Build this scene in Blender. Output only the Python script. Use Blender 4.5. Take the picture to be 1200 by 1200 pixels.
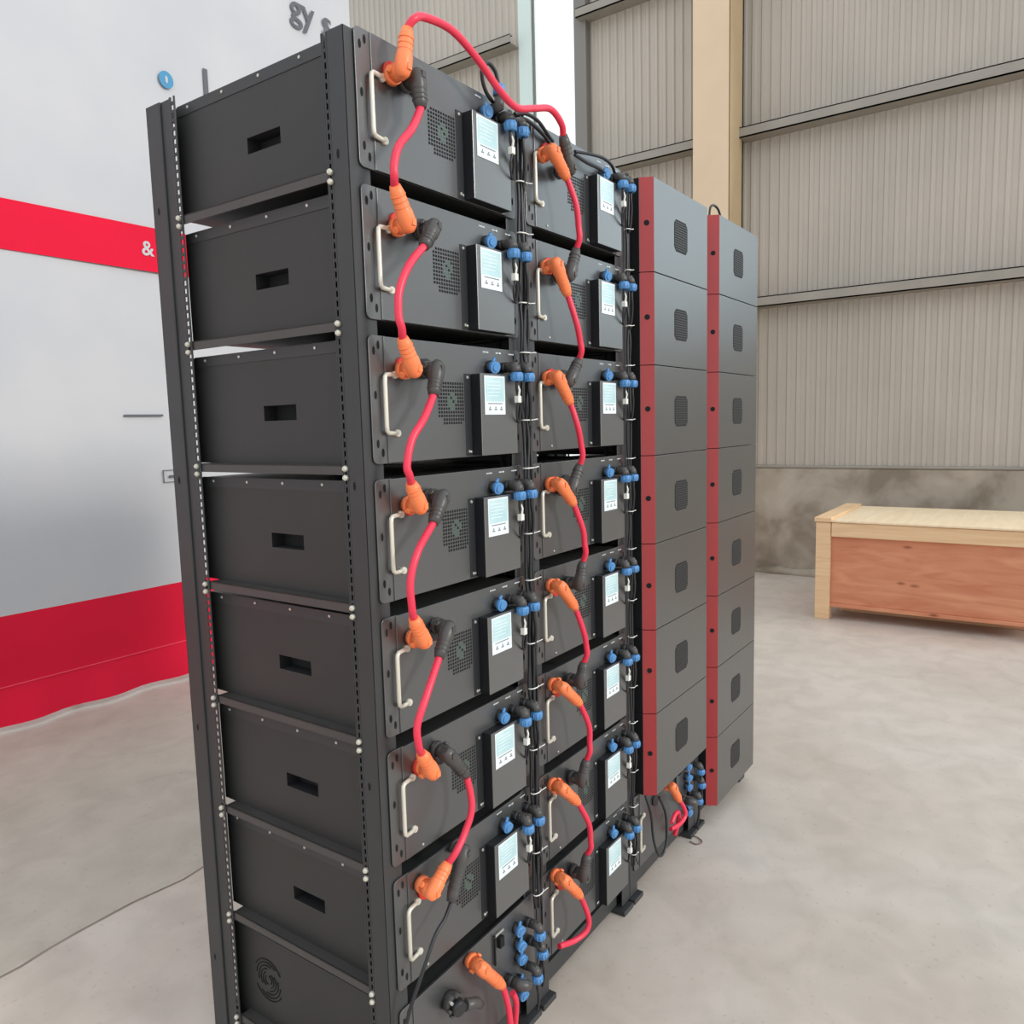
import bpy, math, random
from mathutils import Vector, Matrix
random.seed(7)
for o in list(bpy.data.objects): bpy.data.objects.remove(o)
scn = bpy.context.scene
col = scn.collection

# ------------------------------------------------------------ camera, world, lights, exposure
cam_data = bpy.data.cameras.new('camera'); cam = bpy.data.objects.new('camera', cam_data); col.objects.link(cam)
fw = Vector((0.81189936, 0.57279133, -0.11282519)); rt = Vector((0.57380162, -0.81856347, -0.02656221)); up = Vector((0.10756918, 0.04317344, 0.99325975))
M = Matrix.Identity(4)
for i in range(3):
    M[i][0] = rt[i]; M[i][1] = up[i]; M[i][2] = -fw[i]
M[0][3], M[1][3], M[2][3] = -1.05899, -1.0965, 1.60284
cam.matrix_world = M
cam_data.sensor_width = 36; cam_data.lens = 903.0969 / 1200 * 36
cam_data.clip_start = 0.05; cam_data.clip_end = 100
scn.camera = cam

world = bpy.data.worlds.new('sky'); scn.world = world; world.use_nodes = True
wn = world.node_tree.nodes; wl = world.node_tree.links
bg = wn['Background']
tc = wn.new('ShaderNodeTexCoord'); sep = wn.new('ShaderNodeSeparateXYZ'); wr = wn.new('ShaderNodeValToRGB')
wl.new(tc.outputs['Generated'], sep.inputs[0]); wl.new(sep.outputs['Z'], wr.inputs[0]); wl.new(wr.outputs[0], bg.inputs[0])
wr.color_ramp.elements[0].position = 0.0; wr.color_ramp.elements[0].color = (0.80, 0.82, 0.82, 1)
wr.color_ramp.elements[1].position = 0.6; wr.color_ramp.elements[1].color = (0.86, 0.93, 1.0, 1)
bg.inputs[1].default_value = 1.3
sd = bpy.data.lights.new('daylight', 'SUN'); sd.energy = 1.6; sd.angle = math.radians(11); sd.color = (1.0, 0.97, 0.92)
so = bpy.data.objects.new('daylight', sd); col.objects.link(so)
so.rotation_euler = Vector((-0.13, 0.90, -0.30)).to_track_quat('-Z', 'Y').to_euler()
al = bpy.data.lights.new('unseen_window_fill', 'AREA'); al.shape = 'RECTANGLE'; al.size = 3.0; al.size_y = 4.6; al.energy = 62; al.color = (0.62, 0.88, 1.0)  # fill lamp at an unseen window, added to brighten reflections on the covers
ao = bpy.data.objects.new('unseen_window_fill', al); col.objects.link(ao); ao.location = (7.12, -3.1, 4.7); ao.rotation_euler = Vector((-1, 0, 0)).to_track_quat('-Z', 'Y').to_euler()
vs = scn.view_settings
vs.view_transform = 'Standard'; vs.look = 'None'; vs.exposure = 0.0; vs.gamma = 1.0; vs.use_curve_mapping = False

# ------------------------------------------------------------ materials
def srgb(r, g, b):
    f = lambda c: (c/255/12.92) if c/255 <= 0.04045 else ((c/255+0.055)/1.055)**2.4
    return (f(r), f(g), f(b), 1)
def mat(name, c, rough=0.5, metal=0.0, noise=0.0, nscale=8.0, bump=0.0, bscale=200.0, ior=1.5, c2=None, coat=0.0):
    m = bpy.data.materials.new(name); m.use_nodes = True
    n = m.node_tree.nodes; l = m.node_tree.links; b = n['Principled BSDF']
    b.inputs['Base Color'].default_value = c; b.inputs['Roughness'].default_value = rough; b.inputs['Metallic'].default_value = metal
    b.inputs['IOR'].default_value = ior; b.inputs['Coat Weight'].default_value = coat
    tex = n.new('ShaderNodeTexCoord')
    if noise or c2:
        nz = n.new('ShaderNodeTexNoise'); nz.inputs['Scale'].default_value = nscale; nz.inputs['Detail'].default_value = 6
        l.new(tex.outputs['Object'], nz.inputs['Vector'])
        mx = n.new('ShaderNodeMix'); mx.data_type = 'RGBA'
        mx.inputs['A'].default_value = c
        mx.inputs['B'].default_value = c2 if c2 else tuple(x*(1-noise) for x in c[:3])+(1,)
        mr = n.new('ShaderNodeMapRange'); mr.inputs['From Min'].default_value = 0.35; mr.inputs['From Max'].default_value = 0.65
        l.new(nz.outputs['Fac'], mr.inputs['Value']); l.new(mr.outputs[0], mx.inputs['Factor']); l.new(mx.outputs['Result'], b.inputs['Base Color'])
    if bump:
        n2 = n.new('ShaderNodeTexNoise'); n2.inputs['Scale'].default_value = bscale; n2.inputs['Detail'].default_value = 3
        l.new(tex.outputs['Object'], n2.inputs['Vector'])
        bp = n.new('ShaderNodeBump'); bp.inputs['Strength'].default_value = bump; bp.inputs['Distance'].default_value = 0.002
        l.new(n2.outputs['Fac'], bp.inputs['Height']); l.new(bp.outputs[0], b.inputs['Normal'])
    return m
m_body = mat('case_black', srgb(50, 50, 49), 0.5, noise=0.12, nscale=5, bump=0.08, bscale=900)
m_panel = mat('panel_black', srgb(54, 55, 56), 0.36, noise=0.08, nscale=4, bump=0.03, bscale=900, ior=2.2)
m_cover = mat('cover_black', srgb(62, 61, 59), 0.34, noise=0.05, nscale=3, bump=0.02, bscale=900, ior=2.2)
m_post = mat('rack_black', srgb(56, 57, 58), 0.45, noise=0.1, nscale=6, bump=0.05, bscale=900)
m_rail = mat('rail_black', srgb(72, 69, 67), 0.45, noise=0.1, nscale=6)
m_dark = mat('hole_black', srgb(12, 13, 15), 0.9)
m_inner = mat('recess_black', srgb(24, 24, 26), 0.8)
m_bmu = mat('control_black', srgb(66, 67, 67), 0.34, noise=0.06, nscale=5, bump=0.03, bscale=900, ior=2.4)
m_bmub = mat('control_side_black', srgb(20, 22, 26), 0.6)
m_bmus = mat('screw_steel', srgb(205, 203, 195), 0.3, 0.6)
m_steel = mat('handle_metal', srgb(222, 216, 200), 0.28, 0.35)
m_zinc = mat('zinc_screw', srgb(215, 212, 196), 0.35, 0.3)
m_orange = mat('orange_plastic', srgb(255, 136, 82), 0.42, noise=0.08, nscale=30)
m_orange_d = mat('orange_ring', srgb(205, 50, 30), 0.5)
m_red = mat('red_cable', srgb(232, 52, 80), 0.38, noise=0.08, nscale=20)
m_plugb = mat('black_plug', srgb(74, 72, 70), 0.4, noise=0.1, nscale=30)
m_rub = mat('cable_black', srgb(36, 37, 40), 0.4)
m_blue = mat('blue_plastic', srgb(84, 142, 198), 0.4, noise=0.12, nscale=60)
m_green = mat('fan_green', srgb(70, 98, 84), 0.6)
m_white = mat('white_plastic', srgb(225, 223, 215), 0.5)
m_tie = mat('cable_tie_white', srgb(232, 230, 224), 0.5)
m_lcd = mat('label_cyan', srgb(176, 208, 212), 0.35, c2=srgb(196, 220, 222), nscale=25)
m_lblw = mat('label_white', srgb(226, 234, 236), 0.3)
m_ink = mat('label_ink', srgb(120, 130, 134), 0.5)
m_redp = mat('red_paint', srgb(166, 44, 46), 0.35, noise=0.06, nscale=8, ior=1.6)
m_peach = mat('column_paint', srgb(226, 200, 168), 0.6, noise=0.05, nscale=3)
m_girt = mat('girt_steel', srgb(158, 151, 140), 0.6, noise=0.1, nscale=4)
m_fr = mat('window_frame_grey', srgb(128, 124, 118), 0.5)
m_sheet = mat('corrugated_sheet', srgb(192, 182, 170), 0.5, c2=srgb(180, 172, 160), nscale=0.7)
m_rs = mat('reveal_pale', srgb(214, 228, 222), 0.6)

def floor_mat(name='floor_concrete', ca=srgb(196, 182, 168), cb=srgb(210, 200, 189)):
    m = bpy.data.materials.new(name); m.use_nodes = True
    n = m.node_tree.nodes; l = m.node_tree.links; b = n['Principled BSDF']; b.inputs['Roughness'].default_value = 0.55
    t = n.new('ShaderNodeTexCoord')
    def noise(s, d=8, dist=0.0):
        z = n.new('ShaderNodeTexNoise'); z.inputs['Scale'].default_value = s; z.inputs['Detail'].default_value = d; z.inputs['Distortion'].default_value = dist
        l.new(t.outputs['Object'], z.inputs['Vector']); return z
    def ramp(z, a, ca, bb, cb):
        r = n.new('ShaderNodeValToRGB'); r.color_ramp.elements[0].position = a; r.color_ramp.elements[0].color = ca
        r.color_ramp.elements[1].position = bb; r.color_ramp.elements[1].color = cb; l.new(z.outputs['Fac'], r.inputs[0]); return r
    a = ramp(noise(0.9, 8, 0.4), 0.3, ca, 0.7, cb)
    c = ramp(noise(6, 8, 0.6), 0.3, (0.86, 0.86, 0.85, 1), 0.62, (1, 1, 1, 1))
    d = ramp(noise(45, 4), 0.62, (1, 1, 1, 1), 0.78, (0.78, 0.76, 0.74, 1))
    def mul(x, y):
        k = n.new('ShaderNodeMix'); k.data_type = 'RGBA'; k.blend_type = 'MULTIPLY'; k.inputs['Factor'].default_value = 1
        l.new(x, k.inputs['A']); l.new(y, k.inputs['B']); return k.outputs['Result']
    l.new(mul(mul(a.outputs[0], c.outputs[0]), d.outputs[0]), b.inputs['Base Color'])
    bp = n.new('ShaderNodeBump'); bp.inputs['Strength'].default_value = 0.15; bp.inputs['Distance'].default_value = 0.004
    l.new(noise(20).outputs['Fac'], bp.inputs['Height']); l.new(bp.outputs[0], b.inputs['Normal'])
    return m
def concrete_mat(name, c1, c2, c3, s=2.2):
    m = bpy.data.materials.new(name); m.use_nodes = True
    n = m.node_tree.nodes; l = m.node_tree.links; b = n['Principled BSDF']; b.inputs['Roughness'].default_value = 0.85
    t = n.new('ShaderNodeTexCoord')
    z = n.new('ShaderNodeTexNoise'); z.inputs['Scale'].default_value = s; z.inputs['Detail'].default_value = 10; z.inputs['Distortion'].default_value = 0.25
    l.new(t.outputs['Object'], z.inputs['Vector'])
    r = n.new('ShaderNodeValToRGB'); e = r.color_ramp.elements
    e[0].position = 0.36; e[0].color = c1; e[1].position = 0.66; e[1].color = c3
    k = e.new(0.5); k.color = c2
    l.new(z.outputs['Fac'], r.inputs[0]); l.new(r.outputs[0], b.inputs['Base Color'])
    bp = n.new('ShaderNodeBump'); bp.inputs['Strength'].default_value = 0.4; bp.inputs['Distance'].default_value = 0.01
    l.new(z.outputs['Fac'], bp.inputs['Height']); l.new(bp.outputs[0], b.inputs['Normal'])
    return m
def wood_mat(name, ca, cb, scale=(1, 1, 14), knots=False):
    m = bpy.data.materials.new(name); m.use_nodes = True
    n = m.node_tree.nodes; l = m.node_tree.links; b = n['Principled BSDF']; b.inputs['Roughness'].default_value = 0.65
    t = n.new('ShaderNodeTexCoord'); mp = n.new('ShaderNodeMapping'); mp.inputs['Scale'].default_value = scale
    l.new(t.outputs['Object'], mp.inputs[0])
    z = n.new('ShaderNodeTexNoise'); z.inputs['Scale'].default_value = 2.5; z.inputs['Detail'].default_value = 6; z.inputs['Distortion'].default_value = 0.8
    l.new(mp.outputs[0], z.inputs['Vector'])
    r = n.new('ShaderNodeValToRGB'); r.color_ramp.elements[0].position = 0.3; r.color_ramp.elements[0].color = ca
    r.color_ramp.elements[1].position = 0.7; r.color_ramp.elements[1].color = cb; l.new(z.outputs['Fac'], r.inputs[0])
    out = r.outputs[0]
    if knots:
        v = n.new('ShaderNodeTexVoronoi'); v.inputs['Scale'].default_value = 5.0
        mp2 = n.new('ShaderNodeMapping'); mp2.inputs['Scale'].default_value = (1, 0.6, 1.5); l.new(t.outputs['Object'], mp2.inputs[0]); l.new(mp2.outputs[0], v.inputs['Vector'])
        r2 = n.new('ShaderNodeValToRGB'); r2.color_ramp.elements[0].position = 0.03; r2.color_ramp.elements[0].color = (0.45, 0.3, 0.22, 1)
        r2.color_ramp.elements[1].position = 0.13; r2.color_ramp.elements[1].color = (1, 1, 1, 1); l.new(v.outputs['Distance'], r2.inputs[0])
        k = n.new('ShaderNodeMix'); k.data_type = 'RGBA'; k.blend_type = 'MULTIPLY'; k.inputs['Factor'].default_value = 1
        l.new(out, k.inputs['A']); l.new(r2.outputs[0], k.inputs['B']); out = k.outputs['Result']
    l.new(out, b.inputs['Base Color'])
    return m
m_floor = floor_mat(); m_floor2 = floor_mat('greyer_floor_concrete', srgb(180, 172, 158), srgb(196, 188, 174)); m_joint = mat('joint_dirt', srgb(150, 138, 124), 0.9, noise=0.3, nscale=6)  # floor behind the joint is slightly darker and greyer
m_conc = concrete_mat('stained_concrete', srgb(138, 127, 110), srgb(172, 161, 145), srgb(190, 180, 164))
m_conc2 = concrete_mat('plain_concrete', srgb(182, 172, 158), srgb(196, 187, 174), srgb(206, 198, 186), 1.6)
m_wood = wood_mat('pine_batten', srgb(222, 182, 138), srgb(236, 202, 160))
m_lid = wood_mat('pale_ply', srgb(236, 208, 170), srgb(244, 222, 188), (1, 8, 1))
m_ply = wood_mat('pink_ply', srgb(196, 120, 86), srgb(220, 152, 116), (1, 1, 6), True)
m_cloth = mat('banner_white', srgb(188, 189, 193), 0.85, c2=srgb(196, 195, 197), nscale=1.5)
m_bred = mat('banner_red', srgb(226, 10, 54), 0.95, noise=0.08, nscale=2)
m_bgrey = mat('banner_grey_ink', srgb(92, 94, 100), 0.7)
m_bblue = mat('banner_blue_ink', srgb(70, 140, 180), 0.7)

# ------------------------------------------------------------ mesh helpers
class MB:
    def __init__(s): s.v = []; s.f = []; s.mi = []; s.sm = []; s.mats = []
    def m(s, material):
        if material not in s.mats: s.mats.append(material)
        return s.mats.index(material)
    def face(s, idx, mi, smooth=False): s.f.append(idx); s.mi.append(mi); s.sm.append(smooth)
    def box(s, a, b, material):
        mi = s.m(material); n = len(s.v)
        x0, y0, z0 = [min(a[i], b[i]) for i in range(3)]; x1, y1, z1 = [max(a[i], b[i]) for i in range(3)]
        s.v += [(x0,y0,z0),(x1,y0,z0),(x1,y1,z0),(x0,y1,z0),(x0,y0,z1),(x1,y0,z1),(x1,y1,z1),(x0,y1,z1)]
        for q in ((0,3,2,1),(4,5,6,7),(0,1,5,4),(1,2,6,5),(2,3,7,6),(3,0,4,7)): s.face([n+i for i in q], mi)
        return s
    def quad(s, pts, material):
        mi = s.m(material); n = len(s.v); s.v += [tuple(p) for p in pts]; s.face(list(range(n, n+len(pts))), mi); return s
    def prism(s, pts, d, material):
        mi = s.m(material); n = len(s.v); k = len(pts)
        d = Vector(d); P = [Vector(p) for p in pts]
        s.v += [tuple(p) for p in P] + [tuple(p+d) for p in P]
        s.face([n+i for i in range(k)][::-1], mi); s.face([n+k+i for i in range(k)], mi)
        for i in range(k): s.face([n+i, n+(i+1) % k, n+k+(i+1) % k, n+k+i], mi)
        return s
    def tube(s, path, r, material, seg=10, caps=True):
        mi = s.m(material); P = [Vector(p) for p in path]; n = len(P)
        R = r if isinstance(r, (list, tuple)) else [r]*n
        T = []
        for i in range(n):
            t = P[min(i+1, n-1)] - P[max(i-1, 0)]
            T.append(t.normalized() if t.length > 1e-9 else Vector((0,0,1)))
        a = Vector((0,1,0)) if abs(T[0].y) < 0.9 else Vector((1,0,0))
        u = T[0].cross(a).normalized(); rings = []
        for i in range(n):
            u = (u - T[i]*u.dot(T[i])).normalized(); w = T[i].cross(u)
            base = len(s.v)
            for j in range(seg):
                an = 2*math.pi*j/seg
                s.v.append(tuple(P[i] + (u*math.cos(an) + w*math.sin(an))*R[i]))
            rings.append(base)
        for i in range(n-1):
            for j in range(seg):
                k = (j+1) % seg
                s.face([rings[i]+j, rings[i]+k, rings[i+1]+k, rings[i+1]+j], mi, True)
        if caps:
            s.face([rings[0]+j for j in range(seg)][::-1], mi); s.face([rings[-1]+j for j in range(seg)], mi)
        return s
    def ball(s, c, r, material, seg=10):
        path = []; R = []
        for i in range(7):
            a = math.pi*i/6; path.append((c[0], c[1], c[2]-r*math.cos(a))); R.append(max(r*math.sin(a), r*0.02))
        return s.tube(path, R, material, seg)
    def build(s, name, parent=None, bevel=0.0, loc=None):
        me = bpy.data.meshes.new(name); me.from_pydata(s.v, [], s.f)
        for m_ in s.mats: me.materials.append(m_)
        me.polygons.foreach_set('material_index', s.mi); me.polygons.foreach_set('use_smooth', s.sm); me.update()
        o = bpy.data.objects.new(name, me); col.objects.link(o)
        if parent: o.parent = parent
        if loc: o.location = loc
        if bevel:
            b = o.modifiers.new('bevel', 'BEVEL'); b.width = bevel; b.segments = 2; b.limit_method = 'ANGLE'; b.angle_limit = math.radians(40)
        return o
def spline(P, n=6):
    P = [Vector(p) for p in P]; Q = [P[0]*2-P[1]] + P + [P[-1]*2-P[-2]]; out = []
    for i in range(1, len(Q)-2):
        a, b, c, d = Q[i-1:i+3]
        for k in range(n):
            t = k/n
            out.append(0.5*((2*b)+(c-a)*t+(2*a-5*b+4*c-d)*t*t+(3*b-a-3*c+d)*t**3))
    out.append(P[-1]); return out
def tag(o, label=None, cat=None, group=None, kind=None):
    if label: o['label'] = label
    if cat: o['category'] = cat
    if group: o['group'] = group
    if kind: o['kind'] = kind
    return o
def empty(name, loc=(0,0,0)):
    o = bpy.data.objects.new(name, None); o.location = loc; o.empty_display_size = 0.05; col.objects.link(o); return o
def kids(o): return [c for c in col.objects if c.parent == o]
def copy_tree(o, parent=None):
    c = o.copy(); col.objects.link(c)
    if parent is not None: c.parent = parent
    for ch in kids(o): copy_tree(ch, c)
    return c
def circ(cx, cz, rx, rz, y, n=14): return [(cx+rx*math.cos(2*math.pi*i/n), y, cz+rz*math.sin(2*math.pi*i/n)) for i in range(n)]
def rrect(x0, x1, z0, z1, y, r, n=3, corners=(1,1,1,1)):
    out = []
    for ci, (cx, cz, a0) in enumerate(((x1-r, z1-r, 0), (x0+r, z1-r, 90), (x0+r, z0+r, 180), (x1-r, z0+r, 270))):
        if corners[ci]:
            for k in range(n+1):
                a = math.radians(a0+90*k/n); out.append((cx+r*math.cos(a), y, cz+r*math.sin(a)))
        else:
            out.append(((x1, x0, x0, x1)[ci], y, (z1, z1, z0, z0)[ci]))
    return out

P = 0.2812            # vertical pitch of the modules
W = 0.56              # rack pitch
ORD = ['topmost', 'second from top', 'third from top', 'fourth from top', 'fifth from top', 'sixth from top', 'seventh from top', 'eighth from top']
RK = ['nearest rack', 'second rack', 'third rack', 'farthest rack']

# ------------------------------------------------------------ setting
f = MB().box((-7, -9, -0.2), (7.2, 1.43, 0), m_floor).box((-7, 1.43, -0.2), (7.2, 12, 0), m_floor2).build('floor'); tag(f, kind='structure')
jm = MB(); random.seed(11); jp = [(-7+i*0.09, 1.43+0.012*math.sin(i*0.9)+random.uniform(-.006, .006)) for i in range(158)]
for (xa, ya), (xb, yb) in zip(jp[:-1], jp[1:]): jm.quad([(xa, ya-.006, 0.0006), (xb, yb-.006, 0.0006), (xb, yb+.005, 0.0006), (xa, ya+.005, 0.0006)], m_joint)
jm.build('slab_joint', f)

def corrug(x, y0, y1, z0, z1, mb, ymat=m_sheet):
    mi = mb.m(ymat); pitch = 0.095; n = int((y1-y0)/pitch)
    prof = ((0, 0), (0.42, 0), (0.55, -0.016), (0.87, -0.016), (1.0, 0))
    ys = []
    for i in range(n+1):
        for a, d in prof[:-1]: ys.append((y0+(i+a)*pitch, x+d))
    ys = [p for p in ys if p[0] < y1] + [(y1, x)]
    base = len(mb.v)
    for (yy, xx) in ys: mb.v += [(xx, yy, z0), (xx, yy, z1)]
    for i in range(len(ys)-1):
        a = base+2*i; mb.face([a, a+1, a+3, a+2], mi)
mb = MB()
WY0, WY1, WZ0, WZ1 = 3.5, 4.12, 1.1, 7.3
corrug(7.0, -1.6, 3.42, 1.1, 7.6, mb); corrug(7.0, -7.0, -4.6, 1.1, 7.6, mb); corrug(7.0, -4.6, -1.6, 1.1, 2.4, mb); corrug(7.0, -4.6, -1.6, 7.0, 7.6, mb); corrug(7.0, 4.3, 12.0, 1.1, 7.6, mb)
mb.box((7.03, -1.6, 1.1), (7.1, 3.42, 7.6), m_girt); mb.box((7.03, -7, 1.1), (7.1, -4.6, 7.6), m_girt); mb.box((7.03, -4.6, 1.1), (7.1, -1.6, 2.4), m_girt); mb.box((7.03, -4.6, 7.0), (7.1, -1.6, 7.6), m_girt); mb.box((7.03, 4.3, 1.1), (7.1, 12, 7.6), m_girt)
o = mb.build('wall_right'); tag(o, kind='structure')
mb = MB().box((6.93, -7.0, 0), (7.15, 12.0, 1.09), m_conc)
mb.box((6.92, -7.0, 1.09), (7.02, 12.0, 1.12), m_girt)
o = mb.build('baseboard_right', bevel=0.01); tag(o, kind='structure')
# rough mortar lip at the foot of the concrete base
mb = MB(); random.seed(3)
pth = [(6.925+random.uniform(-.01, .008), -7+i*0.12, 0.02+random.uniform(-.01, .02)) for i in range(110)]
mb.tube(pth, [random.uniform(.03, .055) for _ in pth], m_conc, 6)
o = mb.build('trim_1'); tag(o, kind='structure')
# girts
for gi, z in enumerate((2.70, 4.35, 6.02)):
    for si, (ya, yb) in enumerate(((-7 if gi == 0 else -1.6, 3.42), (4.3, 12))):
        mb = MB().box((6.80, ya, z), (6.985, yb, z+0.012), m_girt).box((6.80, ya, z), (6.812, yb, z+0.10), m_girt).box((6.80, ya, z+0.09), (6.86, yb, z+0.10), m_girt)
        o = mb.build('trim_%d' % (2+gi*2+si)); tag(o, kind='structure')
# window strip
w = MB().box((6.9, 3.35, 1.1), (7.08, 3.5, 7.6), m_fr).box((6.98, 4.12, 1.1), (7.10, 4.3, 7.6), m_rs).box((6.97, 3.5, 7.3), (7.08, 4.12, 7.6), m_fr)
w.box((7.0, 4.10, 1.1), (7.03, 4.13, 7.3), m_fr)
o = w.build('window_1'); tag(o, kind='structure')
gm = bpy.data.materials.new('window_glass'); gm.use_nodes = True
gb = gm.node_tree.nodes['Principled BSDF']; gb.inputs['Transmission Weight'].default_value = 1; gb.inputs['Roughness'].default_value = 0.0; gb.inputs['IOR'].default_value = 1.05
gb.inputs['Base Color'].default_value = (0.98, 1, 1, 1)
MB().box((7.04, 3.5, 1.1), (7.045, 4.12, 7.3), gm).build('pane', o)
w2 = MB().box((6.96, -1.66, 2.4), (7.08, -1.6, 7.0), m_fr).box((6.96, -4.6, 2.4), (7.08, -4.54, 7.0), m_fr).box((6.96, -4.54, 2.4), (7.08, -1.66, 2.46), m_fr).box((6.96, -4.54, 6.94), (7.08, -1.66, 7.0), m_fr)  # out-of-view window frame added around the fill lamp
o = w2.build('added_window'); tag(o, kind='structure')
# steel column
mb = MB().box((6.51, 1.584, 0), (6.53, 1.948, 7.6), m_peach).box((6.53, 1.60, 0), (6.90, 1.93, 7.6), m_peach)
mb.box((6.51, 1.584, 0), (6.92, 1.592, 7.6), mat('column_side_tan', srgb(212, 186, 146), 0.6, noise=0.06, nscale=4)).box((6.88, 1.584, 0), (6.92, 1.948, 7.6), m_peach)  # side face is a darker, yellower tan than the front
o = mb.build('trim_8', bevel=0.004); tag(o, kind='structure')

# ------------------------------------------------------------ banner
BL = Vector((-0.4, 3.62, 0.03))
ban = empty('backdrop_banner', BL); tag(ban, 'large white printed banner with red lower band standing behind the racks', 'banner')
def bobj(name, mb, parent=ban):
    mb.v = [tuple(Vector(v)-BL) for v in mb.v]; return mb.build(name, parent)
def sheet(x0, x1, z0, z1, yf, material, nx=60, nz=12, th=0.004):
    mb = MB(); mi = mb.m(material)
    for side in (0, 1):
        b0 = len(mb.v)
        for j in range(nz+1):
            for i in range(nx+1):
                x = x0+(x1-x0)*i/nx; z = z0+(z1-z0)*j/nz
                mb.v.append((x, yf(x, z)+side*th, z))
        for j in range(nz):
            for i in range(nx):
                a = b0+j*(nx+1)+i; q = [a, a+1, a+nx+2, a+nx+1]
                mb.face(q if side == 0 else q[::-1], mi, True)
    return mb
yf = lambda x, z: 3.62 + 0.008*math.sin(x*2.7+z) + (-(0.22-z)*0.45+0.022*(0.22-z)/0.19*math.sin(x*14) if z < 0.22 else 0)
bobj('sheet', sheet(-4.0, 3.585, 0.623, 6.4, yf, m_cloth, 60, 20))
bobj('red_band', sheet(-4.0, 3.585, 0.03, 0.623, yf, m_bred, 130, 14))
bobj('hem_stitch', MB().tube([(-4.0+i*0.1, yf(-4.0+i*.1, .225)-0.004, 0.225) for i in range(76)], 0.004, mat('hem_thread', srgb(236, 70, 96), 0.7), 5))
for x in (-3.8, -1.4, 1.1, 3.5): bobj('support_pole', MB().tube([(x, 3.70, 0.0), (x, 3.70, 6.4)], 0.025, m_fr, 10))
bobj('top_rail', MB().tube([(-4.0, 3.67, 6.38), (3.55, 3.67, 6.38)], 0.025, m_fr, 10))
bobj('red_strip', MB().prism([(-4.0, 3.608, 2.619), (2.00, 3.608, 2.619), (2.03, 3.608, 2.890), (-4.0, 3.608, 2.890)], (0, -0.003, 0), m_bred))
def text(name, s, size, x, z, y, material, parent, ext=0.001):
    cu = bpy.data.curves.new(name, 'FONT'); cu.body = s; cu.size = size; cu.extrude = ext; cu.offset = 0.002
    to = bpy.data.objects.new(name, cu); col.objects.link(to)
    bpy.context.view_layer.update()
    me = bpy.data.meshes.new_from_object(to.evaluated_get(bpy.context.evaluated_depsgraph_get()))
    bpy.data.objects.remove(to)
    me.materials.clear(); me.materials.append(material)
    o = bpy.data.objects.new(name, me); col.objects.link(o); o.parent = parent
    o.rotation_euler = (math.pi/2, 0, 0); o.location = Vector((x, y, z))-BL
    return o
text('lettering', 'gy s', 0.265, 2.97, 4.605, 3.606, m_bgrey, ban)
text('lettering', '& L', 0.125, 1.685, 2.715, 3.602, m_cloth, ban)
text('lettering', 'l.', 0.319, 2.19, 3.771, 3.606, m_bgrey, ban)
bobj('blue_badge', MB().prism(circ(1.939, 3.828, 0.049, 0.052, 3.608, 18), (0, -0.003, 0), m_bblue).prism(circ(1.939, 3.828, 0.009, 0.024, 3.604, 10), (0, -0.002, 0), m_cloth))
bobj('fine_print', MB().box((1.488, 3.603, 1.714), (1.744, 3.608, 1.727), m_bgrey))
fb = MB(); x0, x1, z0, z1 = 1.713, 1.98, 1.288, 1.369
for a, b in (((x0, z0), (x1, z0+.004)), ((x0, z1-.004), (x1, z1)), ((x0, z0), (x0+.006, z1)), ((x1-.006, z0), (x1, z1))): fb.box((a[0], 3.604, a[1]), (b[0], 3.608, b[1]), m_bgrey)
fb.box((x0+.04, 3.604, z0+.03), (x0+.18, 3.608, z0+.045), m_bgrey)
bobj('outlined_tag', fb)

# ------------------------------------------------------------ wooden crate
cr = empty('wooden_crate', (5.25, 0.42, 0)); tag(cr, 'pale pine shipping crate with reddish plywood side standing near the right wall', 'crate')
CO = Vector((5.25, 0.42, 0))
def cobj(name, mb, bevel=0.004, parent=cr):
    mb.v = [tuple(Vector(v)-CO) for v in mb.v]; return mb.build(name, parent, bevel)
for (xa, xb, ya, yb) in ((5.25, 5.33, 0.31, 0.42), (6.27, 6.35, 0.31, 0.42), (5.25, 5.33, -1.2, -1.09), (6.27, 6.35, -1.2, -1.09)):
    cobj('corner_post', MB().box((xa, ya, 0), (xb, yb, 0.775), m_wood))
cobj('side_panel', MB().box((5.285, -1.09, 0.13), (5.30, 0.31, 0.70), m_ply))
cobj('side_panel', MB().box((5.33, 0.385, 0.13), (6.27, 0.40, 0.70), m_ply))
cobj('side_panel', MB().box((6.30, -1.09, 0.13), (6.315, 0.31, 0.70), m_ply))
cobj('side_panel', MB().box((5.33, -1.18, 0.13), (6.27, -1.165, 0.70), m_ply))
cobj('bottom_panel', MB().box((5.27, -1.18, 0.10), (6.31, 0.40, 0.13), m_ply))
cobj('top_rail', MB().box((5.25, -1.09, 0.665), (5.285, 0.305, 0.775), m_wood))
cobj('lid', MB().box((5.24, -1.2, 0.778), (6.36, 0.30, 0.795), m_lid))
cobj('lid_batten', MB().box((5.235, 0.30, 0.778), (6.365, 0.43, 0.815), m_wood), 0.006)
cobj('skid', MB().box((5.6, -1.0, 0), (5.75, 0.3, 0.10), m_wood)); cobj('skid', MB().box((6.05, -1.0, 0), (6.2, 0.3, 0.10), m_wood))

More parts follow.
